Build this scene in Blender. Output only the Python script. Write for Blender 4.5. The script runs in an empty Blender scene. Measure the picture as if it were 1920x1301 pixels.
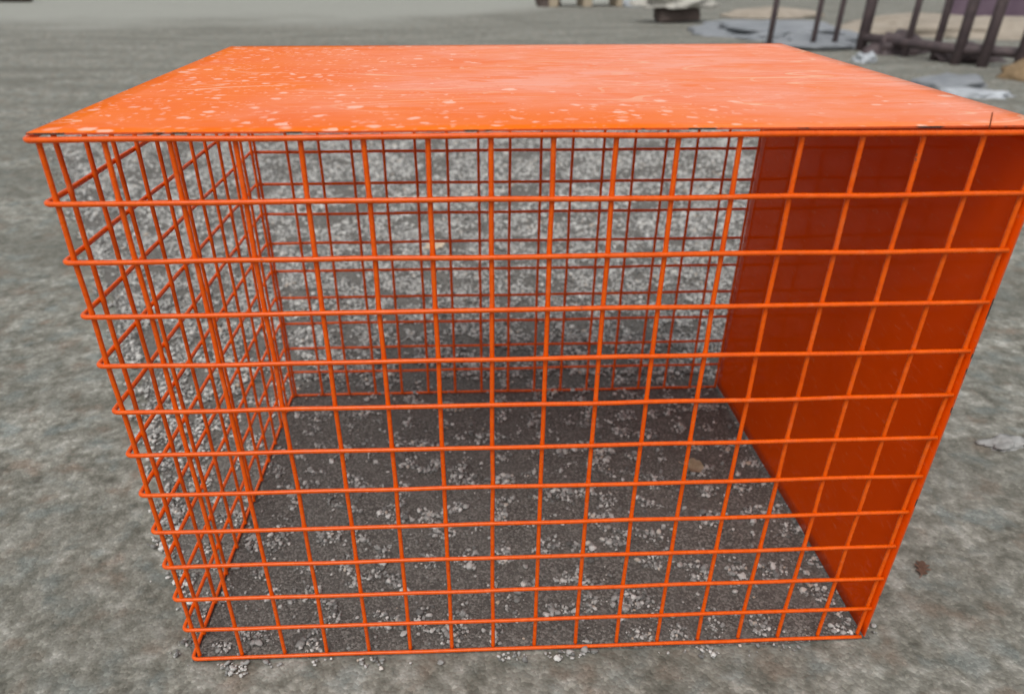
import bpy, bmesh, math, random
import numpy as np
from mathutils import Vector, Matrix, noise as mnoise

random.seed(7)
RNG = np.random.default_rng(11)
S = bpy.context.scene
COL = S.collection

# ------------------------------------------------------------------ camera, sky, sun, exposure
U = 0.1                      # one mesh cell of the cage, metres
ZS = 0.98688                 # cell height / cell width
LIFT = 0.010                 # the lowest wire lies on the stones
cam_d = bpy.data.cameras.new('camera')
cam = bpy.data.objects.new('camera', cam_d)
COL.objects.link(cam)
R = Matrix(((0.99904042, 0.02157858, -0.03811315),
            (-0.04375314, 0.53100198, -0.84624025),
            (0.00197749, 0.84709578, 0.53143657)))
M4 = R.to_4x4()
M4.translation = Vector((6.59545 * U, -12.10823 * U, 14.33468 * U + LIFT))
cam.matrix_world = M4
cam_d.sensor_width = 36.0
cam_d.lens = 1387.1227 / 1920 * 36
cam_d.shift_x = (960 - 936.8365) / 1920
cam_d.shift_y = (773.7568 - 650.5) / 1920
cam_d.clip_start = 0.02
cam_d.clip_end = 1000
cam_d.dof.use_dof = True
cam_d.dof.focus_distance = 1.57
cam_d.dof.aperture_fstop = 2.4
S.camera = cam

SUN_EL, SUN_AZ = 58.0, 200.0          # degrees; azimuth measured from +Y towards +X
w = bpy.data.worlds.new('World')
S.world = w
w.use_nodes = True
wt = w.node_tree
wt.nodes.clear()
wo = wt.nodes.new('ShaderNodeOutputWorld')
wb = wt.nodes.new('ShaderNodeBackground')
sk = wt.nodes.new('ShaderNodeTexSky')
sk.sky_type = 'NISHITA'
sk.sun_disc = False
sk.sun_elevation = math.radians(SUN_EL)
sk.sun_rotation = math.radians(SUN_AZ)
sk.dust_density = 4.0
sk.air_density = 1.0
hs = wt.nodes.new('ShaderNodeHueSaturation')     # grey overcast: hardly any blue left
hs.inputs['Saturation'].default_value = 0.12
wt.links.new(sk.outputs[0], hs.inputs['Color'])
wt.links.new(hs.outputs[0], wb.inputs[0])
wb.inputs[1].default_value = 0.13
wt.links.new(wb.outputs[0], wo.inputs[0])
sun_d = bpy.data.lights.new('sun', 'SUN')
sun_d.energy = 0.8
sun_d.angle = math.radians(25)
sun_d.color = (1.0, 0.96, 0.9)
sun = bpy.data.objects.new('sun', sun_d)
COL.objects.link(sun)
a, e = math.radians(SUN_AZ), math.radians(SUN_EL)
sdir = Vector((math.sin(a) * math.cos(e), math.cos(a) * math.cos(e), math.sin(e)))
sun.rotation_euler = sdir.to_track_quat('Z', 'Y').to_euler()
sun.location = (0, 0, 8)
S.view_settings.view_transform = 'Standard'
S.view_settings.look = 'None'
S.view_settings.gamma = 1.0
S.view_settings.exposure = 0.25

# ------------------------------------------------------------------ small node helper
class NT:
    def __init__(s, name, rough=0.6, spec=0.5):
        s.m = bpy.data.materials.new(name)
        s.m.use_nodes = True
        s.t = s.m.node_tree
        s.b = s.t.nodes['Principled BSDF']
        s.b.inputs['Roughness'].default_value = rough
        s.b.inputs['Specular IOR Level'].default_value = spec
        s.co = s.n('ShaderNodeTexCoord').outputs['Object']
        s._geo = None
    def n(s, t, **k):
        x = s.t.nodes.new(t)
        for a_, b_ in k.items(): setattr(x, a_, b_)
        return x
    def put(s, sock, v):
        if hasattr(v, 'is_output') or isinstance(v, bpy.types.NodeSocket): s.t.links.new(v, sock)
        else: sock.default_value = v
    def map(s, scale=(1, 1, 1), rot=(0, 0, 0), loc=(0, 0, 0), src=None):
        x = s.n('ShaderNodeMapping')
        x.inputs['Scale'].default_value = scale
        x.inputs['Rotation'].default_value = rot
        x.inputs['Location'].default_value = loc
        s.t.links.new(src or s.co, x.inputs[0])
        return x.outputs[0]
    def noise(s, scale, detail=3, rough=0.5, dist=0.0, vec=None, color=False):
        x = s.n('ShaderNodeTexNoise')
        x.inputs['Scale'].default_value = scale
        x.inputs['Detail'].default_value = detail
        x.inputs['Roughness'].default_value = rough
        x.inputs['Distortion'].default_value = dist
        s.t.links.new(vec or s.co, x.inputs['Vector'])
        return x.outputs['Color' if color else 'Fac']
    def voro(s, scale, feature='F1', out='Distance', vec=None, rnd=1.0):
        x = s.n('ShaderNodeTexVoronoi', feature=feature)
        x.inputs['Scale'].default_value = scale
        x.inputs['Randomness'].default_value = rnd
        s.t.links.new(vec or s.co, x.inputs['Vector'])
        return x.outputs[out]
    def ramp(s, fac, stops, interp='LINEAR'):
        x = s.n('ShaderNodeValToRGB')
        cr = x.color_ramp
        cr.interpolation = interp
        while len(cr.elements) < len(stops): cr.elements.new(0.5)
        for el, (p, c) in zip(cr.elements, stops):
            el.position = p
            el.color = (c, c, c, 1) if not isinstance(c, tuple) else (*c, 1)
        s.put(x.inputs[0], fac)
        return x.outputs[0]
    def mix(s, fac, a_, b_, mode='MIX'):
        x = s.n('ShaderNodeMix', data_type='RGBA', blend_type=mode)
        s.put(x.inputs[0], fac)
        s.put(x.inputs[6], (*a_, 1) if isinstance(a_, tuple) else a_)
        s.put(x.inputs[7], (*b_, 1) if isinstance(b_, tuple) else b_)
        return x.outputs[2]
    def math(s, op, a_, b_=0.0, clamp=False):
        x = s.n('ShaderNodeMath', operation=op, use_clamp=clamp)
        s.put(x.inputs[0], a_)
        s.put(x.inputs[1], b_)
        return x.outputs[0]
    def sep(s, v=None):
        x = s.n('ShaderNodeSeparateXYZ')
        s.t.links.new(v or s.co, x.inputs[0])
        return x.outputs
    def island(s):
        return s.n('ShaderNodeNewGeometry').outputs['Random Per Island']
    def bump(s, h, strength=0.3, dist=0.01):
        x = s.n('ShaderNodeBump')
        x.inputs['Strength'].default_value = strength
        x.inputs['Distance'].default_value = dist
        s.put(x.inputs['Height'], h)
        s.t.links.new(x.outputs[0], s.b.inputs['Normal'])
    def base(s, v): s.put(s.b.inputs['Base Color'], (*v, 1) if isinstance(v, tuple) else v)
    def rough(s, v): s.put(s.b.inputs['Roughness'], v)

ORANGE = (0.77, 0.104, 0.0005)
DEEP = (0.66, 0.074, 0.0005)

def mat_wire():
    k = NT('orange_coated_wire', 0.26, 0.34)
    c = k.mix(k.ramp(k.noise(60, 4), [(0.35, 0.0), (0.75, 1.0)]), ORANGE, DEEP)
    chip = k.ramp(k.noise(75, 3, 0.55, 0.0, k.map(loc=(2, 5, 1))), [(0.735, 0.0), (0.755, 0.8)])
    dust = k.ramp(k.noise(38, 4, 0.6, 0.0, k.map(loc=(7, 1, 3))), [(0.56, 0.0), (0.78, 0.3)])
    k.base(k.mix(chip, k.mix(dust, c, (0.66, 0.22, 0.09)), (0.10, 0.055, 0.04)))
    k.rough(k.ramp(k.noise(45, 3), [(0.3, 0.2), (0.8, 0.38)]))
    k.bump(k.noise(220, 2), 0.12, 0.001)
    return k.m

def scratches(k, rot, sc, thr, seed):
    v = k.map((sc[0], sc[1], 1), (0, 0, rot), (seed, seed * 1.7, 0))
    f = k.noise(1.0, 1.0, 0.4, 0.35, v)
    d = k.math('ABSOLUTE', k.math('SUBTRACT', f, 0.5))
    line = k.math('LESS_THAN', d, thr)
    gate = k.ramp(k.noise(3.0, 2, vec=k.map((1, 1, 1), (0, 0, 0), (seed, 0, seed))), [(0.5, 0.0), (0.62, 1.0)])
    return k.math('MULTIPLY', line, gate)

def mat_plate():
    k = NT('orange_painted_sheet_weathered', 0.3, 0.0)
    X, Y, Z = k.sep()
    # dried water spots, densest towards the left end and the front edge
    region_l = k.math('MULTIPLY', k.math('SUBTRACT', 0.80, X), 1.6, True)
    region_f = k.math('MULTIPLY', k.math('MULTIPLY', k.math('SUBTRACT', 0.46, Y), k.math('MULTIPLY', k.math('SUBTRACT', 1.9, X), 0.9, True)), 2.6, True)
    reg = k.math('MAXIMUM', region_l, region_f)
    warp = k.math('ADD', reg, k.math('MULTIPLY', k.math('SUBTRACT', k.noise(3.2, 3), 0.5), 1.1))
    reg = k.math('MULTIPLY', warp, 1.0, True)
    # round dried drops: one per cell, radius and presence at random
    jig = k.n('ShaderNodeVectorMath', operation='MULTIPLY_ADD')
    k.t.links.new(k.noise(40, 3, 0.6, 0.0, None, True), jig.inputs[0])
    jig.inputs[1].default_value = (0.03, 0.03, 0.0)
    k.t.links.new(k.co, jig.inputs[2])
    def drops(scale, keep, soft, rmin, rvar, seed):
        v = k.map((1, 1, 0), (0, 0, 0), (seed, seed * 0.7, 0), jig.outputs[0])
        sp = k.n('ShaderNodeSeparateColor')
        k.t.links.new(k.voro(scale, out='Color', vec=v), sp.inputs[0])
        rad = k.math('ADD', rmin, k.math('MULTIPLY', k.math('POWER', sp.outputs[0], 2.0), rvar))
        on = k.math('LESS_THAN', sp.outputs[1], k.math('MULTIPLY', reg, keep))
        body = k.math('MULTIPLY', k.math('SUBTRACT', rad, k.voro(scale, vec=v)), soft, True)
        return k.math('MULTIPLY', k.math('MULTIPLY', body, on), k.math('ADD', 0.35, k.math('MULTIPLY', sp.outputs[2], 0.65)))
    spots = k.math('MAXIMUM', drops(23, 0.6, 7.0, 0.05, 0.38, 0.0), drops(34, 1.0, 6.0, 0.10, 0.42, 3.0))
    spots = k.math('MAXIMUM', spots, k.math('MULTIPLY', drops(70, 0.9, 5.0, 0.1, 0.4, 5.0), 0.8))
    dust_sheen = k.ramp(k.noise(3.0, 7, 0.68, 0.6, k.map((1, 1.8, 1))), [(0.36, 0.0), (0.64, 1.0)])
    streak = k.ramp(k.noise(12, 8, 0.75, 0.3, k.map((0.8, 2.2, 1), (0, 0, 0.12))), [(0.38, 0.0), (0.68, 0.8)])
    dust_sheen = k.math('ADD', k.math('MULTIPLY', dust_sheen, 0.5), k.math('MULTIPLY', streak, 0.65), True)
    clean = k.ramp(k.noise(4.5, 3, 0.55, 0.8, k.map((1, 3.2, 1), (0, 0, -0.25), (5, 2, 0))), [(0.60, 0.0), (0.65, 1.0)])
    dust_sheen = k.math('MULTIPLY', dust_sheen, k.math('SUBTRACT', 1.0, k.math('MULTIPLY', clean, 0.8)))
    dust_sheen = k.math('MULTIPLY', k.math('ADD', dust_sheen, 0.22), k.math('SUBTRACT', 1.0, k.math('MULTIPLY', reg, 0.92)), True)  # dust plus pale sky sheen painted into the colour, fading towards left and front
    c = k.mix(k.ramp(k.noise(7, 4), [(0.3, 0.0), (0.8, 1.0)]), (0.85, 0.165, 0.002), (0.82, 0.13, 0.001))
    c = k.mix(k.math('MULTIPLY', dust_sheen, 0.9), c, (0.83, 0.37, 0.275))
    sc = k.math('MAXIMUM', scratches(k, 0.5, (1.2, 5.0), 0.004, 2.0), scratches(k, -0.9, (1.4, 6.0), 0.003, 7.0))
    sc = k.math('MAXIMUM', sc, scratches(k, 1.4, (1.0, 7.0), 0.003, 13.0))
    c = k.mix(k.math('MULTIPLY', sc, 0.6), c, (0.85, 0.5, 0.33))
    c = k.mix(k.math('MULTIPLY', spots, 0.7), c, (0.90, 0.58, 0.46))
    grime = k.ramp(k.noise(16, 5, 0.65), [(0.62, 0.0), (0.72, 1.0)])
    corner = k.math('MULTIPLY', k.math('SUBTRACT', X, 1.47), 9.0, True)
    corner = k.math('MULTIPLY', corner, k.math('MULTIPLY', k.math('SUBTRACT', 0.34, Y), 6.0, True))
    c = k.mix(k.math('MULTIPLY', k.math('MULTIPLY', corner, grime), 0.8), c, (0.4, 0.34, 0.28))
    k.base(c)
    r = k.math('ADD', 0.27, k.math('MULTIPLY', dust_sheen, 0.22))
    r = k.math('ADD', r, k.math('MULTIPLY', spots, 0.25))
    k.rough(r)
    k.put(k.b.inputs['Coat Weight'], 0.22)
    k.put(k.b.inputs['Coat Roughness'], k.math('ADD', 0.10, k.math('MULTIPLY', dust_sheen, 0.25)))
    k.put(k.b.inputs['Coat IOR'], 1.35)
    h = k.math('ADD', k.noise(2.1, 2), k.math('MULTIPLY', k.noise(34, 3), 0.02))
    k.bump(h, 0.25, 0.012)
    return k.m

def mat_edge():
    k = NT('orange_sheet_edge_chipped', 0.5)
    chip = k.ramp(k.noise(11, 4, 0.6, 0.0, k.map((1, 1, 1), (0, 0, 0), (4.2, 0, 0))), [(0.55, 0.0), (0.58, 1.0)])
    k.base(k.mix(chip, (0.55, 0.07, 0.008), (0.05, 0.032, 0.024)))
    return k.m

def mat_panel():
    k = NT('orange_painted_side_sheet', 0.22, 0.0)
    dust = k.ramp(k.noise(26, 6, 0.75, 0.2, k.map((1, 0.7, 2.6))), [(0.56, 0.0), (0.74, 1.0)])
    c = k.mix(k.ramp(k.noise(5, 4), [(0.3, 0.0), (0.8, 1.0)]), (0.78, 0.076, 0.0004), (0.72, 0.066, 0.0004))
    c = k.mix(k.math('MULTIPLY', dust, 0.42), c, (0.72, 0.22, 0.09))
    k.base(c)
    k.rough(0.4)
    k.put(k.b.inputs['Coat Weight'], 0.28)
    k.put(k.b.inputs['Coat IOR'], 1.4)
    k.put(k.b.inputs['Coat Roughness'], k.math('ADD', 0.07, k.math('MULTIPLY', dust, 0.4)))
    k.bump(k.noise(3.0, 2), 0.12, 0.01)
    return k.m

def mat_ground():
    k = NT('gritty_grey_ground', 0.88, 0.25)
    m1 = k.noise(7, 3, 0.5, 0.3)
    m2 = k.noise(17, 2, 0.5, 0.2)
    m3 = k.noise(36, 2, 0.5, 0.0, k.map(loc=(4, 4, 0)))
    f = k.math('ADD', k.math('MULTIPLY', m1, 0.30), k.math('ADD', k.math('MULTIPLY', m2, 0.40), k.math('MULTIPLY', m3, 0.30)))
    c = k.ramp(f, [(0.36, (0.095, 0.092, 0.075)), (0.47, (0.190, 0.186, 0.158)), (0.54, (0.268, 0.264, 0.230)), (0.66, (0.44, 0.435, 0.395))])
    tint = k.noise(8, 3, 0.55, 0.0, k.map(loc=(9, 3, 0)))
    c = k.mix(k.ramp(tint, [(0.54, 0.0), (0.66, 0.45)]), c, (0.19, 0.235, 0.235))
    c = k.mix(k.ramp(tint, [(0.32, 0.55), (0.44, 0.0)]), c, (0.215, 0.155, 0.115))
    track = k.noise(0.55, 4, 0.55, 0.5, k.map((1.0, 3.4, 1), (0, 0, -0.12)))
    c = k.mix(k.ramp(track, [(0.36, 0.6), (0.58, 0.0)]), c, (0.12, 0.12, 0.100))
    X, Y, Z = k.sep()
    far = k.math('ADD', k.math('SUBTRACT', Y, 17.6), k.math('MULTIPLY', k.math('SUBTRACT', k.noise(0.22, 4, 0.5), 0.5), 9.0))
    far = k.math('SUBTRACT', far, k.math('MULTIPLY', k.math('MAXIMUM', X, -1.0), 1.1))
    c = k.mix(k.math('MULTIPLY', k.math('MULTIPLY', far, 0.3, True), 0.85), c, (0.33, 0.335, 0.30))   # paler worn track in the distance
    grit = k.voro(120, out='Color')
    sp = k.n('ShaderNodeSeparateColor')
    k.t.links.new(grit, sp.inputs[0])
    c = k.mix(0.28, c, k.mix(1.0, c, k.ramp(sp.outputs[0], [(0.0, 0.35), (0.6, 0.9), (0.9, 1.5), (1.0, 2.0)]), 'MULTIPLY'))
    k.base(c)
    h = k.math('ADD', k.math('MULTIPLY', m2, 1.0), k.math('MULTIPLY', k.voro(120), -0.5))
    k.bump(h, 0.4, 0.010)
    return k.m

def mat_bed():
    k = NT('grey_grit_bed', 0.9, 0.25)
    v = k.voro(190, out='Color')
    d = k.voro(190)
    sep = k.n('ShaderNodeSeparateColor')
    k.t.links.new(v, sep.inputs[0])
    c = k.ramp(sep.outputs[0], [(0.0, (0.062, 0.058, 0.052)), (0.55, (0.120, 0.113, 0.103)), (1.0, (0.26, 0.25, 0.23))])
    big = k.noise(7, 3)
    c = k.mix(k.ramp(big, [(0.3, 0.0), (0.7, 0.5)]), c, (0.145, 0.137, 0.125))
    k.base(c)
    k.bump(k.math('ADD', k.math('MULTIPLY', d, -1.0), k.math('MULTIPLY', k.noise(18, 3), 1.2)), 0.6, 0.004)
    return k.m

def mat_pebble():
    k = NT('crushed_grey_stone', 0.8, 0.35)
    i = k.island()
    c = k.ramp(i, [(0.0, (0.07, 0.07, 0.067)), (0.25, (0.22, 0.22, 0.21)), (0.5, (0.36, 0.355, 0.34)),
                   (0.75, (0.54, 0.535, 0.51)), (0.95, (0.74, 0.73, 0.70)), (1.0, (0.52, 0.41, 0.31))])
    c = k.mix(0.25, c, k.mix(k.noise(160, 3), (0.10, 0.10, 0.095), (0.42, 0.41, 0.39)))
    k.base(c)
    k.bump(k.noise(300, 3), 0.25, 0.001)
    return k.m

def mat_plain(name, c1, c2, scale=8, rough=0.8, bump=0.2, stretch=(1, 1, 1), dist=0.01):
    k = NT(name, rough, 0.35)
    f = k.noise(scale, 5, 0.6, 0.2, k.map(stretch))
    k.base(k.mix(k.ramp(f, [(0.3, 0.0), (0.72, 1.0)]), c1, c2))
    k.bump(f, bump, dist)
    return k.m

MAT = dict(wire=mat_wire(), plate=mat_plate(), edge=mat_edge(), panel=mat_panel(), ground=mat_ground(),
           bed=mat_bed(), pebble=mat_pebble(),
           wood=mat_plain('weathered_tan_timber', (0.30, 0.24, 0.17), (0.47, 0.40, 0.30), 6, 0.8, 0.3, (1, 8, 8)),
           darkwood=mat_plain('dark_brown_timber', (0.045, 0.034, 0.030), (0.11, 0.08, 0.068), 7, 0.7, 0.3, (8, 8, 1)),
           iron=mat_plain('dark_rusty_iron', (0.060, 0.046, 0.050), (0.115, 0.085, 0.085), 9, 0.6, 0.2),
           stone=mat_plain('pale_field_stone', (0.30, 0.29, 0.26), (0.50, 0.48, 0.43), 5, 0.85, 0.5),
           slab=mat_plain('weathered_pale_stone', (0.22, 0.22, 0.21), (0.38, 0.38, 0.37), 30, 0.85, 0.5),
           tarp=mat_plain('blue_grey_tarpaulin', (0.17, 0.185, 0.20), (0.28, 0.295, 0.315), 3, 0.45, 0.2),
           white=mat_plain('crumpled_white_plastic', (0.32, 0.345, 0.37), (0.50, 0.53, 0.56), 5, 0.3, 0.3),
           purple=mat_plain('dull_purple_sheet', (0.10, 0.065, 0.095), (0.17, 0.12, 0.155), 2, 0.5, 0.1),
           sand=mat_plain('tan_sand', (0.26, 0.225, 0.18), (0.38, 0.33, 0.27), 3, 0.9, 0.4),
           ochre=mat_plain('ochre_dead_leaves', (0.17, 0.115, 0.06), (0.30, 0.21, 0.12), 18, 0.8, 0.5),
           leafpale=mat_plain('dry_pale_oak_leaf', (0.80, 0.66, 0.50), (0.86, 0.76, 0.62), 40, 0.6, 0.4, dist=0.003),
           leafbrown=mat_plain('dry_brown_leaf', (0.42, 0.31, 0.20), (0.62, 0.50, 0.37), 40, 0.65, 0.5, dist=0.003),
           rust=mat_plain('reddish_brown_leaf', (0.20, 0.115, 0.08), (0.27, 0.16, 0.115), 40, 0.7, 0.4),
           rustwire=mat_plain('rusty_orange_wire', (0.16, 0.035, 0.012), (0.34, 0.07, 0.015), 60, 0.6, 0.3),
           red=mat_plain('bright_red_paint', (0.75, 0.05, 0.02), (0.80, 0.09, 0.03), 40, 0.5, 0.1))

# ------------------------------------------------------------------ object helpers
def tag(o, label=None, cat=None, group=None, kind=None):
    if label: o['label'] = label
    if cat: o['category'] = cat
    if group: o['group'] = group
    if kind: o['kind'] = kind
    return o

def mesh_obj(name, me, parent=None, loc=None):
    o = bpy.data.objects.new(name, me)
    COL.objects.link(o)
    if loc is not None: o.location = loc
    if parent is not None: o.parent = parent
    return o

def bm_mesh(name, bm, *mats, smooth=False):
    me = bpy.data.meshes.new(name)
    bm.to_mesh(me)
    bm.free()
    for m in mats: me.materials.append(m)
    if smooth: me.polygons.foreach_set('use_smooth', [True] * len(me.polygons))
    return me

def empty(name, loc, rz=0.0):
    o = bpy.data.objects.new(name, None)
    o.empty_display_size = 0.1
    COL.objects.link(o)
    o.location = loc
    o.rotation_euler = (0, 0, rz)
    return o

def add_tube(bm, pts, r, n=9, cap=True, rs=None):
    pts = [Vector(p) for p in pts]
    rings, prev = [], None
    for i, p in enumerate(pts):
        t = (pts[min(i + 1, len(pts) - 1)] - pts[max(i - 1, 0)]).normalized()
        if prev is None:
            ref = Vector((0, 0, 1)) if abs(t.z) < 0.9 else Vector((0, 1, 0))
            u = t.cross(ref).normalized()
        else:
            u = (prev - t * prev.dot(t)).normalized()
        v = t.cross(u)
        prev = u
        rings.append([bm.verts.new(p + (u * math.cos(2 * math.pi * k / n) + v * math.sin(2 * math.pi * k / n)) * (rs[i] if rs else r)) for k in range(n)])
    for a_, b_ in zip(rings, rings[1:]):
        for k in range(n):
            bm.faces.new((a_[k], a_[(k + 1) % n], b_[(k + 1) % n], b_[k]))
    if cap:
        for ring, d in ((rings[0], -1), (rings[-1], 1)):
            i = 0 if d < 0 else -1
            j = 1 if d < 0 else -2
            tip = bm.verts.new(pts[i] + (pts[i] - pts[j]).normalized() * r * 0.45)
            for k in range(n):
                f = (ring[(k + 1) % n], ring[k], tip) if d < 0 else (ring[k], ring[(k + 1) % n], tip)
                bm.faces.new(f)

def add_box(bm, c, s, rz=0.0, jig=0.0):
    ca, sa = math.cos(rz), math.sin(rz)
    vs = []
    for dz in (-1, 1):
        for dx, dy in ((-1, -1), (1, -1), (1, 1), (-1, 1)):
            x, y = dx * s[0] / 2 + random.uniform(-jig, jig), dy * s[1] / 2 + random.uniform(-jig, jig)
            vs.append(bm.verts.new((c[0] + x * ca - y * sa, c[1] + x * sa + y * ca, c[2] + dz * s[2] / 2 + random.uniform(-jig, jig))))
    for f in ((3, 2, 1, 0), (4, 5, 6, 7), (0, 1, 5, 4), (1, 2, 6, 5), (2, 3, 7, 6), (3, 0, 4, 7)):
        bm.faces.new([vs[i] for i in f])

def box_mesh(name, s, mat, bevel=0.01, c=(0, 0, 0), rz=0.0, jig=0.0):
    bm = bmesh.new()
    add_box(bm, c, s, rz, jig)
    if bevel:
        bmesh.ops.bevel(bm, geom=list(bm.edges), offset=bevel, segments=2, affect='EDGES')
    bmesh.ops.recalc_face_normals(bm, faces=list(bm.faces))
    return bm_mesh(name, bm, mat)

# ------------------------------------------------------------------ ground
def grid_sheet(name, x0, x1, y0, y1, nx, ny, mat, z=0.0, amp=0.0):
    bm = bmesh.new()
    rows = []
    for j in range(ny + 1):
        y = y0 + (y1 - y0) * j / ny
        rows.append([bm.verts.new((x0 + (x1 - x0) * i / nx, y, z)) for i in range(nx + 1)])
    for j in range(ny):
        for i in range(nx):
            bm.faces.new((rows[j][i], rows[j][i + 1], rows[j + 1][i + 1], rows[j + 1][i]))
    return bm_mesh(name, bm, mat)

gr = mesh_obj('ground', grid_sheet('ground', -400, 400, -60, 700, 8, 8, MAT['ground']))
gr['kind'] = 'structure'

def wavy_poly(name, pts, mat, z, step=0.25, amp=0.06, seed=0.0):
    ring = []
    for p, q in zip(pts, pts[1:] + pts[:1]):
        p, q = Vector(p), Vector(q)
        n = max(2, int((q - p).length / step))
        nrm = Vector((-(q - p).y, (q - p).x)).normalized()
        for i in range(n):
            t = i / n
            P = p.lerp(q, t)
            P = P + nrm * amp * (mnoise.noise((P.x * 1.3 + seed, P.y * 1.3, seed)) + 0.6 * mnoise.noise((P.x * 6 + seed, P.y * 6, seed)))
            ring.append((P.x, P.y, z))
    bm = bmesh.new()
    f = bm.faces.new([bm.verts.new(v) for v in ring])
    bmesh.ops.triangulate(bm, faces=[f])
    bmesh.ops.recalc_face_normals(bm, faces=list(bm.faces))
    me = bm_mesh(name, bm, mat)
    if me.polygons[0].normal.z < 0: me.flip_normals()
    return me

PAD = [(-0.045, -0.035), (0.8, -0.03), (1.655, -0.035), (1.665, 0.6), (1.72, 1.3), (2.6, 3.6), (3.6, 6.6), (0.0, 7.0), (-3.35, 6.6), (-1.85, 3.6), (-0.60, 1.25)]
bed = mesh_obj('gravel_bed', wavy_poly('gravel_bed', [(x_ + (0.03 if x_ < 0.2 else -0.02), y_ + (0.032 if y_ < 0 else 0)) for x_, y_ in PAD], MAT['bed'], 0.004, 0.02, 0.016, 3.0))
bed['kind'] = 'structure'

# pebbles: one heap of crushed stone, real geometry
def ico(sub):
    bm = bmesh.new()
    bmesh.ops.create_icosphere(bm, subdivisions=sub, radius=1.0)
    v = np.array([x.co[:] for x in bm.verts], dtype=np.float32)
    f = np.array([[q.index for q in x.verts] for x in bm.faces], dtype=np.int32)
    bm.free()
    return v, f

def smooth_field(x, y, scale, seed):
    r = np.random.default_rng(seed)
    s = np.zeros_like(x)
    for k in range(14):
        an, ph = r.uniform(0, 2 * math.pi, 2)
        fr = scale * r.uniform(0.55, 1.6)
        s += np.cos((x * math.cos(an) + y * math.sin(an)) * fr * 2 * math.pi + ph)
    return s / math.sqrt(7.0)

def in_poly(x, y, poly):
    ins = np.zeros(x.shape, bool)
    n = len(poly)
    for i in range(n):
        x0, y0 = poly[i]
        x1, y1 = poly[(i + 1) % n]
        c = ((y0 > y) != (y1 > y)) & (x < (x1 - x0) * (y - y0) / (y1 - y0 + 1e-12) + x0)
        ins ^= c
    return ins

def edge_dist(x, y, poly):
    d = np.full(x.shape, 1e9)
    n = len(poly)
    for i in range(n):
        x0, y0 = poly[i]
        x1, y1 = poly[(i + 1) % n]
        dx, dy = x1 - x0, y1 - y0
        t = np.clip(((x - x0) * dx + (y - y0) * dy) / (dx * dx + dy * dy), 0, 1)
        d = np.minimum(d, np.hypot(x - x0 - t * dx, y - y0 - t * dy))
    return d

def pebbles(name, x, y, rad, zoff, sub):
    n = len(x)
    bases = []
    v0, f0 = ico(sub)
    for k in range(10):
        r = np.random.default_rng(100 + k)
        v = v0.copy()
        for _ in range(7):                                   # knock flat facets off: crushed stone
            d = r.normal(size=3); d /= np.linalg.norm(d)
            lim = r.uniform(0.5, 0.85)
            h = v @ d
            v -= np.outer(np.maximum(h - lim, 0), d).astype(np.float32)
        v *= 1 + r.normal(size=(len(v), 1)).astype(np.float32) * 0.05
        bases.append(v)
    bases = np.array(bases)
    which = RNG.integers(0, 10, n)
    V = bases[which]                                         # n, nv, 3
    sc = np.stack([RNG.uniform(0.8, 1.35, n), RNG.uniform(0.7, 1.1, n), RNG.uniform(0.45, 0.85, n)], 1) * rad[:, None]
    V = V * sc[:, None, :]
    an = RNG.uniform(0, 2 * math.pi, n)
    ti = RNG.normal(0, 0.35, n)
    ct, st = np.cos(ti)[:, None], np.sin(ti)[:, None]
    X, Y, Z = V[..., 0], V[..., 1], V[..., 2]
    X, Z = X * ct - Z * st, X * st + Z * ct
    ca, sa = np.cos(an)[:, None], np.sin(an)[:, None]
    X, Y = X * ca - Y * sa, X * sa + Y * ca
    V = np.stack([X + x[:, None], Y + y[:, None], Z + zoff[:, None]], -1).reshape(-1, 3).astype(np.float32)
    F = (f0[None] + (np.arange(n) * len(v0))[:, None, None]).reshape(-1, 3).astype(np.int32)
    me = bpy.data.meshes.new(name)
    me.vertices.add(len(V)); me.vertices.foreach_set('co', V.ravel())
    me.loops.add(F.size); me.loops.foreach_set('vertex_index', F.ravel())
    me.polygons.add(len(F))
    me.polygons.foreach_set('loop_start', np.arange(0, F.size, 3, dtype=np.int32))
    me.polygons.foreach_set('loop_total', np.full(len(F), 3, np.int32))
    me.update(calc_edges=True)
    me.materials.append(MAT['pebble'])
    o = mesh_obj(name, me)
    o['kind'] = 'stuff'
    return o

def scatter(x0, x1, y0, y1, dens):
    n = int((x1 - x0) * (y1 - y0) * dens)
    return RNG.uniform(x0, x1, n), RNG.uniform(y0, y1, n)

def fringe(x, y, wid):
    """probability that a stone lies here: 1 inside the pad, ragged towards its edge"""
    ins = in_poly(x, y, PAD)
    d = edge_dist(x, y, PAD)
    d = np.where(ins, d, -d) + 0.010 * smooth_field(x, y, 5.0, 5)
    return np.clip((d + wid) / (2 * wid), 0, 1)

# under the cage and just round it: stones gathered in drifts between bare trodden patches
x, y = scatter(-0.2, 1.9, -0.12, 1.34, 21000)
drift = smooth_field(x, y, 6.5, 21) + 0.5 * smooth_field(x, y, 16, 22)
p = np.clip((drift - 0.40) * 1.2, 0.025, 1) * fringe(x, y, 0.012)
k = RNG.random(len(x)) < p * 0.8
k &= ~((np.abs(y) < 0.011) & (x > -0.03) & (x < 1.63)) & ~((np.abs(x + 0.0165) < 0.011) & (y > 0) & (y < 1.25))
x, y = x[k], y[k]
rad = np.clip(RNG.lognormal(math.log(0.0040), 0.42, len(x)), 0.0022, 0.0125)
pebbles('gravel', x, y, rad, 0.004 + rad * 0.35 + RNG.uniform(0, 0.004, len(x)), 2 if len(x) < 20000 else 1)
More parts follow.
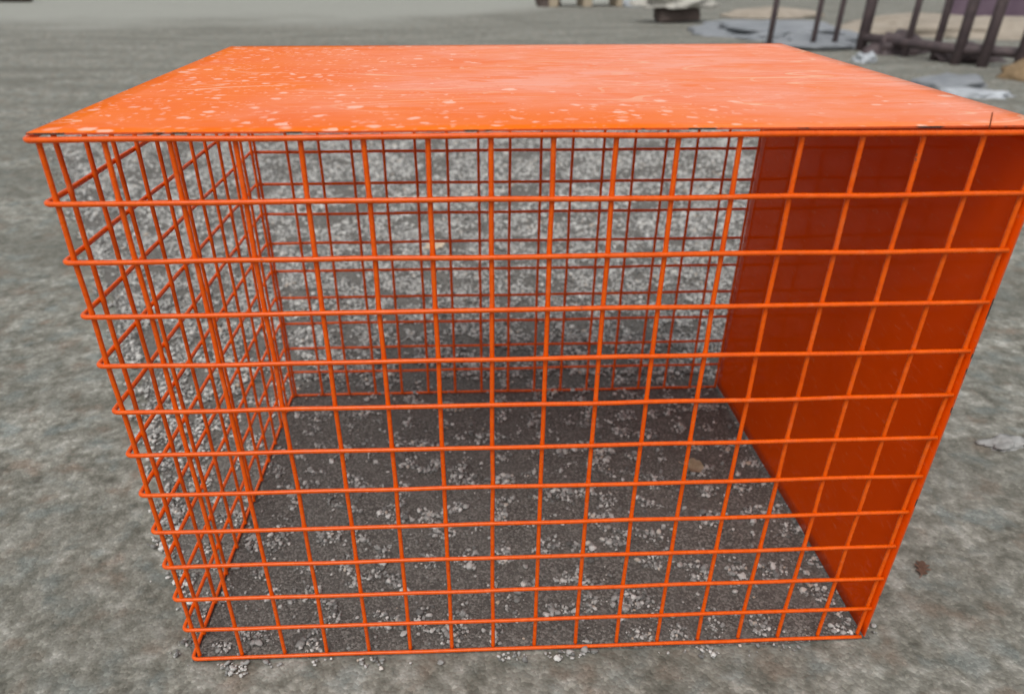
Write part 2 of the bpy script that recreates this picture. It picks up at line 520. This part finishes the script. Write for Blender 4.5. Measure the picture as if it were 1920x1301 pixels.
# thick gravel left of and behind the cage
x, y = scatter(-2.0, 2.7, 0.0, 3.1, 13500)
drift = smooth_field(x, y, 3.2, 31) + 0.5 * smooth_field(x, y, 9, 32)
p = np.clip((drift + 1.0) * 0.9, 0.05, 1) * fringe(x, y, 0.04)
inside = (x > -0.2) & (x < 1.9) & (y < 1.34)
k = (RNG.random(len(x)) < p) & ~inside
x, y = x[k], y[k]
rad = np.clip(RNG.lognormal(math.log(0.0062), 0.38, len(x)), 0.003, 0.014)
pebbles('gravel', x, y, rad, 0.004 + rad * 0.35 + RNG.uniform(0, 0.006, len(x)), 1)
# further back: fewer, larger
x, y = scatter(-3.6, 3.7, 3.1, 6.9, 3500)
drift = smooth_field(x, y, 1.6, 41) + 0.5 * smooth_field(x, y, 5, 42)
p = np.clip((drift + 1.2) * 0.8, 0.08, 1) * fringe(x, y, 0.12)
k = RNG.random(len(x)) < p
x, y = x[k], y[k]
rad = np.clip(RNG.lognormal(math.log(0.0105), 0.35, len(x)), 0.005, 0.02)
pebbles('gravel', x, y, rad, 0.004 + rad * 0.3, 1)
for o in [q for q in COL.objects if q.name.startswith('gravel') and q.get('kind') == 'stuff']:
    o['label'] = 'loose grey crushed stone lying under and behind the orange cage'

# ------------------------------------------------------------------ the cage
cage = empty('wire_cage', (0, 0, LIFT))
tag(cage, 'orange wire mesh cage with solid sheet top and right side standing on gravel', 'cage')
r_w = 0.0046
ZT = 12 * ZS * U
D = 12.23 * U

def wob(i, s, amp=0.0012):
    return mnoise.noise((i * 7.31 + 0.5, s * 2.3, 0.7)) * amp

def wire(name, pts, r=r_w, rs=None):
    bm = bmesh.new()
    add_tube(bm, pts, r, 10, True, rs)
    bmesh.ops.recalc_face_normals(bm, faces=list(bm.faces))
    return mesh_obj(name, bm_mesh(name, bm, MAT['wire'], smooth=True), cage)

XL = -0.0165                   # outer face of the left mesh
XR = 16.06 * U
def bend(cx, cy, a0, a1, rr, n=5):
    return [(cx + rr * math.cos(a0 + (a1 - a0) * i / n), cy + rr * math.sin(a0 + (a1 - a0) * i / n)) for i in range(n + 1)]
for kz in range(13):
    z = kz * ZS * U
    rr = 0.012
    path = []
    for i in range(25): path.append((XR + (XL + rr - XR) * i / 24, 0.0))
    path += bend(XL + rr, rr, -math.pi / 2, -math.pi, rr)[1:]
    yb = D + 0.005
    for i in range(1, 20): path.append((XL, rr + (yb - 2 * rr) * i / 19))
    path += bend(XL + rr, yb - rr, math.pi, math.pi / 2, rr)[1:]
    for i in range(1, 25): path.append((XL + rr + (XR - XL - rr) * i / 24, yb))
    pts = [(px, py + wob(kz, px * 3 + 11), z + wob(kz + 40, px * 2.2 + py * 3, 0.0022)) for px, py in path]
    wire('horizontal_wire', pts)
ov = r_w * 1.75
def vertical(xa, ya, i, z0=0.0, z1=ZT):
    zs_, rs = [], []                                        # slightly thicker at every weld
    for s_ in range(13):
        for dz, f in ((-0.0085, 1.0), (-0.004, 1.1), (0.004, 1.1), (0.0085, 1.0)):
            zz = s_ * ZS * U + dz
            if z0 <= zz <= z1:
                zs_.append(zz)
                rs.append(r_w * (1 + (f - 1) * random.uniform(0.4, 1.8)))
    pts = [(xa + wob(i, zz * 5, 0.0018), ya + wob(i + 70, zz * 5, 0.0006), zz) for zz in zs_]
    wire('vertical_wire', pts, r_w, rs)
for i in range(17):
    vertical(i * U, ov, i, -0.002, ZT + 0.002)
for i in range(17):
    vertical(i * U, D - ov * 0.6, 20 + i, -0.002, ZT + 0.002)
for i in range(12):
    vertical(XL + ov, (0.75 + 1.03 * i) * U, 50 + i, -0.002, ZT + 0.002)

# top sheet
def sheet(name, quad, thick, nx, ny, m_face, m_edge, dent, axis):
    """quad: four corners; a sheet with real thickness, slightly uneven, bevelled rim in its own material"""
    bm = bmesh.new()
    P = [Vector(q) for q in quad]
    nrm = (P[1] - P[0]).cross(P[3] - P[0]).normalized()
    top, bot = [], []
    for j in range(ny + 1):
        ra, rb = [], []
        for i in range(nx + 1):
            s, t = i / nx, j / ny
            p_ = P[0].lerp(P[1], s).lerp(P[3].lerp(P[2], s), t)
            wv = nrm * dent * mnoise.noise((s * 3.1 + axis, t * 2.7, axis * 1.3))
            ra.append(bm.verts.new(p_ + wv + nrm * thick / 2))
            rb.append(bm.verts.new(p_ + wv - nrm * thick / 2))
        top.append(ra); bot.append(rb)
    for j in range(ny):
        for i in range(nx):
            bm.faces.new((top[j][i], top[j][i + 1], top[j + 1][i + 1], top[j + 1][i])).smooth = True
            bm.faces.new((bot[j][i], bot[j + 1][i], bot[j + 1][i + 1], bot[j][i + 1])).smooth = True
    rim_t = [top[0][i] for i in range(nx)] + [top[j][nx] for j in range(ny)] + [top[ny][i] for i in range(nx, 0, -1)] + [top[j][0] for j in range(ny, 0, -1)]
    rim_b = [bot[0][i] for i in range(nx)] + [bot[j][nx] for j in range(ny)] + [bot[ny][i] for i in range(nx, 0, -1)] + [bot[j][0] for j in range(ny, 0, -1)]
    n = len(rim_t)
    for i in range(n):
        f = bm.faces.new((rim_t[i], rim_b[i], rim_b[(i + 1) % n], rim_t[(i + 1) % n]))
        f.material_index = 1
    bmesh.ops.recalc_face_normals(bm, faces=list(bm.faces))
    return mesh_obj(name, bm_mesh(name, bm, m_face, m_edge), cage)

zp = ZT + r_w + 0.0024
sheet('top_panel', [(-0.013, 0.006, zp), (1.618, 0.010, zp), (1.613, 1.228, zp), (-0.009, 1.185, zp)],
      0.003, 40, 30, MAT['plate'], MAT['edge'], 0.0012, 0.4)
xs = 16 * U + 0.013
sp = sheet('side_panel', [(xs, D + 0.008, 0.004), (xs, -0.003, 0.004), (xs, -0.003, zp - 0.004), (xs, D + 0.008, zp - 0.004)],
      0.003, 30, 30, MAT['panel'], MAT['edge'], 0.0025, 2.1)

# bent wire end sticking up at the front edge near the right corner
bm = bmesh.new()
add_tube(bm, [(1.502, 0.004, ZT), (1.500, 0.003, ZT + 0.012), (1.4965, 0.002, ZT + 0.030)], 0.0013, 6)
bmesh.ops.recalc_face_normals(bm, faces=list(bm.faces))
mesh_obj('wire_end', bm_mesh('wire_end', bm, MAT['rustwire'], smooth=True), cage)['label'] = 'rusty wire end sticking up at the front edge'

# ------------------------------------------------------------------ leaves and litter
def leaf(name, outline, mat, size, curl, loc, rot, label, cat='leaf'):
    bm = bmesh.new()
    c = bm.verts.new((0, 0, 0))
    ring = [bm.verts.new((px * size, py * size, 0)) for px, py in outline]
    mid = [bm.verts.new((px * size * 0.5, py * size * 0.5, 0)) for px, py in outline]
    n = len(ring)
    for i in range(n):
        bm.faces.new((c, mid[i], mid[(i + 1) % n]))
        bm.faces.new((mid[i], ring[i], ring[(i + 1) % n], mid[(i + 1) % n]))
    for v in bm.verts:
        q = v.co / size
        v.co.z = size * (curl * (q.y ** 2) * 1.2 + 0.25 * curl * q.x ** 2 + 0.10 * mnoise.noise((q.x * 2.5, q.y * 2.5, size * 50)))
    bmesh.ops.solidify(bm, geom=list(bm.faces), thickness=0.0006)
    # stalk
    add_tube(bm, [(-0.95 * size, 0, 0.0), (-1.2 * size, 0.03 * size, 0.04 * size), (-1.45 * size, 0.1 * size, 0.02 * size)], 0.0011, 5)
    bmesh.ops.recalc_face_normals(bm, faces=list(bm.faces))
    o = mesh_obj(name, bm_mesh(name, bm, mat), None, loc)
    o.rotation_euler = rot
    return tag(o, label, cat)

OAK = [(-1, 0.05), (-0.75, 0.16), (-0.62, 0.45), (-0.45, 0.42), (-0.35, 0.2), (-0.18, 0.28), (-0.02, 0.66), (0.16, 0.62),
       (0.2, 0.3), (0.38, 0.34), (0.52, 0.56), (0.66, 0.46), (0.66, 0.22), (0.86, 0.2), (1, 0.02), (0.86, -0.18),
       (0.66, -0.2), (0.64, -0.46), (0.5, -0.52), (0.36, -0.28), (0.2, -0.3), (0.14, -0.6), (-0.04, -0.62), (-0.2, -0.26),
       (-0.36, -0.2), (-0.48, -0.44), (-0.64, -0.42), (-0.76, -0.14), (-1, -0.05)]
OVAL = [(math.cos(t_) * (1 + 0.06 * math.sin(5 * t_)), 0.68 * math.sin(t_) * (1 + 0.10 * math.sin(7 * t_ + 1))) for t_ in [2 * math.pi * i / 22 for i in range(22)]]
leaf('oak_leaf', OAK, MAT['leafpale'], 0.062, 0.35, (0.475, 2.80, 0.035), (0.45, -0.05, 0.35), 'pale dry oak leaf lying on the gravel behind the cage')
leaf('dry_leaf', OVAL, MAT['leafbrown'], 0.032, 1.1, (1.374, 0.70, 0.022), (0.7, 0.1, -0.35), 'curled brown leaf on the dark ground inside the cage')
leaf('dry_leaf', OAK, MAT['rust'], 0.034, 0.12, (1.886, 0.23, 0.008), (0.05, 0.03, 1.0), 'reddish brown leaf flat on bare ground right of the cage')

# ------------------------------------------------------------------ background
def lump(name, s, mat, loc, rz, seed, rough=0.25, sub=3, flat=0.15, label=None, cat=None, group=None):
    bm = bmesh.new()
    bmesh.ops.create_icosphere(bm, subdivisions=sub, radius=1.0)
    for v in bm.verts:
        d = v.co.normalized()
        f = 1 + rough * mnoise.noise(d * 1.7 + Vector((seed, 0, 0))) + rough * 0.5 * mnoise.noise(d * 4.3 + Vector((0, seed, 0)))
        v.co = Vector((d.x * s[0], d.y * s[1], max(d.z, -flat) * s[2])) * f
    o = mesh_obj(name, bm_mesh(name, bm, mat, smooth=sub > 2), None, (loc[0], loc[1], loc[2] + flat * s[2] * 0.7))
    o.rotation_euler = (0, 0, rz)
    if label: tag(o, label, cat, group)
    return o

lump('stone', (0.09, 0.035, 0.016), MAT['slab'], (2.49, 0.81, 0), 0.2, 3.1, 0.7, 4, 0.1, 'flat pale stone on the ground at the right edge of the photo', 'stone')

# iron railing with upright posts, right background
rail = empty('iron_railing', (7.0, 11.3, 0))
tag(rail, 'dark iron railing of upright posts with a low rail, far right behind the cage', 'railing')
def rel(p): return (p[0] - 7.0, p[1] - 11.3, p[2] if len(p) > 2 else 0)
for (px, py, rw, ln) in [(5.90, 12.7, 0.05, 1.7), (6.62, 12.6, 0.045, 1.7), (6.95, 12.5, 0.045, 1.7), (7.33, 12.3, 0.09, 1.8), (7.62, 11.4, 0.05, 1.8),
                     (7.86, 11.0, 0.055, 1.8), (7.92, 10.5, 0.075, 1.8), (8.14, 10.2, 0.075, 1.8), (8.48, 9.9, 0.08, 1.8), (9.1, 9.6, 0.08, 1.8)]:
    bm = bmesh.new()
    c = rel((px, py))
    add_tube(bm, [(c[0], c[1], -0.02), (c[0] + 0.01, c[1], ln * 0.5), (c[0] + 0.02, c[1], ln)], rw, 10)
    bmesh.ops.recalc_face_normals(bm, faces=list(bm.faces))
    mesh_obj('post', bm_mesh('post', bm, MAT['iron'], smooth=True), rail)
for z_, rw in ((0.20, 0.07), (1.55, 0.05)):
    bm = bmesh.new()
    a_, b_, c_ = rel((7.33, 12.2, z_)), rel((7.9, 10.55, z_)), rel((9.1, 9.6, z_))
    add_tube(bm, [a_, b_, c_], rw, 8)
    bmesh.ops.recalc_face_normals(bm, faces=list(bm.faces))
    mesh_obj('rail', bm_mesh('rail', bm, MAT['iron'], smooth=True), rail)

# brushwood heap at the foot of the posts
lump('leaf_pile', (0.55, 0.3, 0.28), MAT['iron'], (7.75, 11.9, 0), 0.3, 8.0, 0.5, 3, 0.1, 'dark heap of old leaves at the foot of the iron posts', 'leaf heap')
lump('leaf_pile', (0.35, 0.4, 0.2), MAT['ochre'], (8.1, 9.05, 0), 0.3, 12.0, 0.4, 3, 0.1, 'ochre heap of dead leaves at the far right edge', 'leaf heap')
lump('leaf_pile', (0.5, 0.35, 0.22), MAT['iron'], (8.35, 10.9, 0), 0.3, 21.0, 0.6, 3, 0.1, 'dark heap of old leaves behind the right half of the iron railing', 'leaf heap')
lump('tarpaulin', (0.9, 0.8, 0.14), MAT['tarp'], (6.95, 13.1, 0), 0.5, 31.2, 0.4, 4, 0.1, 'blue grey tarpaulin spread behind the thin left posts of the railing', 'tarpaulin')
# sand bank, timber and sheet behind the posts
lump('sand_heap', (2.4, 1.2, 0.30), MAT['sand'], (10.8, 15.2, 0), -0.3, 5.0, 0.25, 4, 0.05, 'long tan sand heap behind the dark iron posts', 'sand heap')
lump('sand_heap', (1.3, 0.8, 0.2), MAT['sand'], (8.4, 19.5, 0), 0.1, 15.0, 0.25, 3, 0.05, 'low tan sand heap beyond the grey tarpaulin', 'sand heap')
pb = mesh_obj('plastic_sheet', box_mesh('plastic_sheet', (4.6, 0.08, 0.9), MAT['purple'], 0.02), None, (14.4, 17.8, 0.5))
pb.rotation_euler = (0.05, 0, -0.35)
tag(pb, 'dull purple sheet standing behind the sand heap at top right', 'sheet')
lump('tarpaulin', (1.5, 1.5, 0.20), MAT['tarp'], (6.95, 15.3, 0), 0.15, 2.2, 0.35, 4, 0.1, 'blue grey tarpaulin lying crumpled beside the pale stone', 'tarpaulin')
lump('tarpaulin', (0.5, 0.35, 0.10), MAT['tarp'], (6.75, 8.6, 0), 0.15, 6.2, 0.35, 3, 0.1, 'small grey tarpaulin with white sheet in front of the iron posts', 'tarpaulin')
lump('plastic_sheet', (0.42, 0.16, 0.07), MAT['white'], (6.5, 7.75, 0), -0.15, 4.4, 0.5, 4, 0.1, 'crumpled white plastic lying before the small grey tarpaulin', 'plastic')
lump('plastic_sheet', (0.20, 0.14, 0.12), MAT['white'], (6.72, 10.85, 0), 0.4, 9.4, 0.6, 4, 0.1, 'bright white plastic scrap by the right edge of the cage top', 'plastic')

# pale stone on a dark timber
st = lump('stone_slab', (0.80, 0.45, 0.22), MAT['stone'], (5.50, 17.9, 0.34), 0.1, 7.7, 0.5, 4, 0.35, 'pale rounded stone slab resting on a dark timber baulk', 'stone')
tb = mesh_obj('timber_baulk', box_mesh('timber_baulk', (0.95, 0.3, 0.36), MAT['darkwood'], 0.03, jig=0.08), None, (5.55, 17.75, 0.17))
tag(tb, 'dark brown timber baulk under the pale stone slab', 'timber')
# pallet stack: tan end posts, dark gaps
pal = empty('timber_pallet', (4.25, 23.6, 0), 0.08)
tag(pal, 'tan timber pallet with dark gaps far behind the cage', 'pallet')
for px in (-1.0, 0.0, 1.0):
    mesh_obj('block', box_mesh('block', (0.26, 1.0, 0.42), MAT['wood'], 0.02), pal, (px, 0, 0.21))
for py in (-0.42, -0.14, 0.14, 0.42):
    mesh_obj('plank', box_mesh('plank', (2.4, 0.22, 0.05), MAT['wood'], 0.008), pal, (0, py, 0.448))
lump('brush_heap', (0.35, 0.3, 0.5), MAT['darkwood'], (3.15, 23.4, 0), 0.0, 3.3, 0.4, 3, 0.1, 'dark brown brush heap at left end of the timber pallet', 'brush heap')
lump('sack', (0.55, 0.4, 0.4), MAT['white'], (5.9, 23.2, 0), 0.0, 13.3, 0.25, 3, 0.15, 'white filled sack right of the timber pallet', 'sack')
lg = bmesh.new()
add_tube(lg, [(-1.6, 0, 0.22), (-0.3, 0.1, 0.24), (1.2, -0.05, 0.2)], 0.22, 12)
bmesh.ops.recalc_face_normals(lg, faces=list(lg.faces))
lo = mesh_obj('log', bm_mesh('log', lg, MAT['darkwood'], smooth=True), None, (-13.9, 25.6, 0))
tag(lo, 'dark brown log beyond the pale road at top left', 'log')
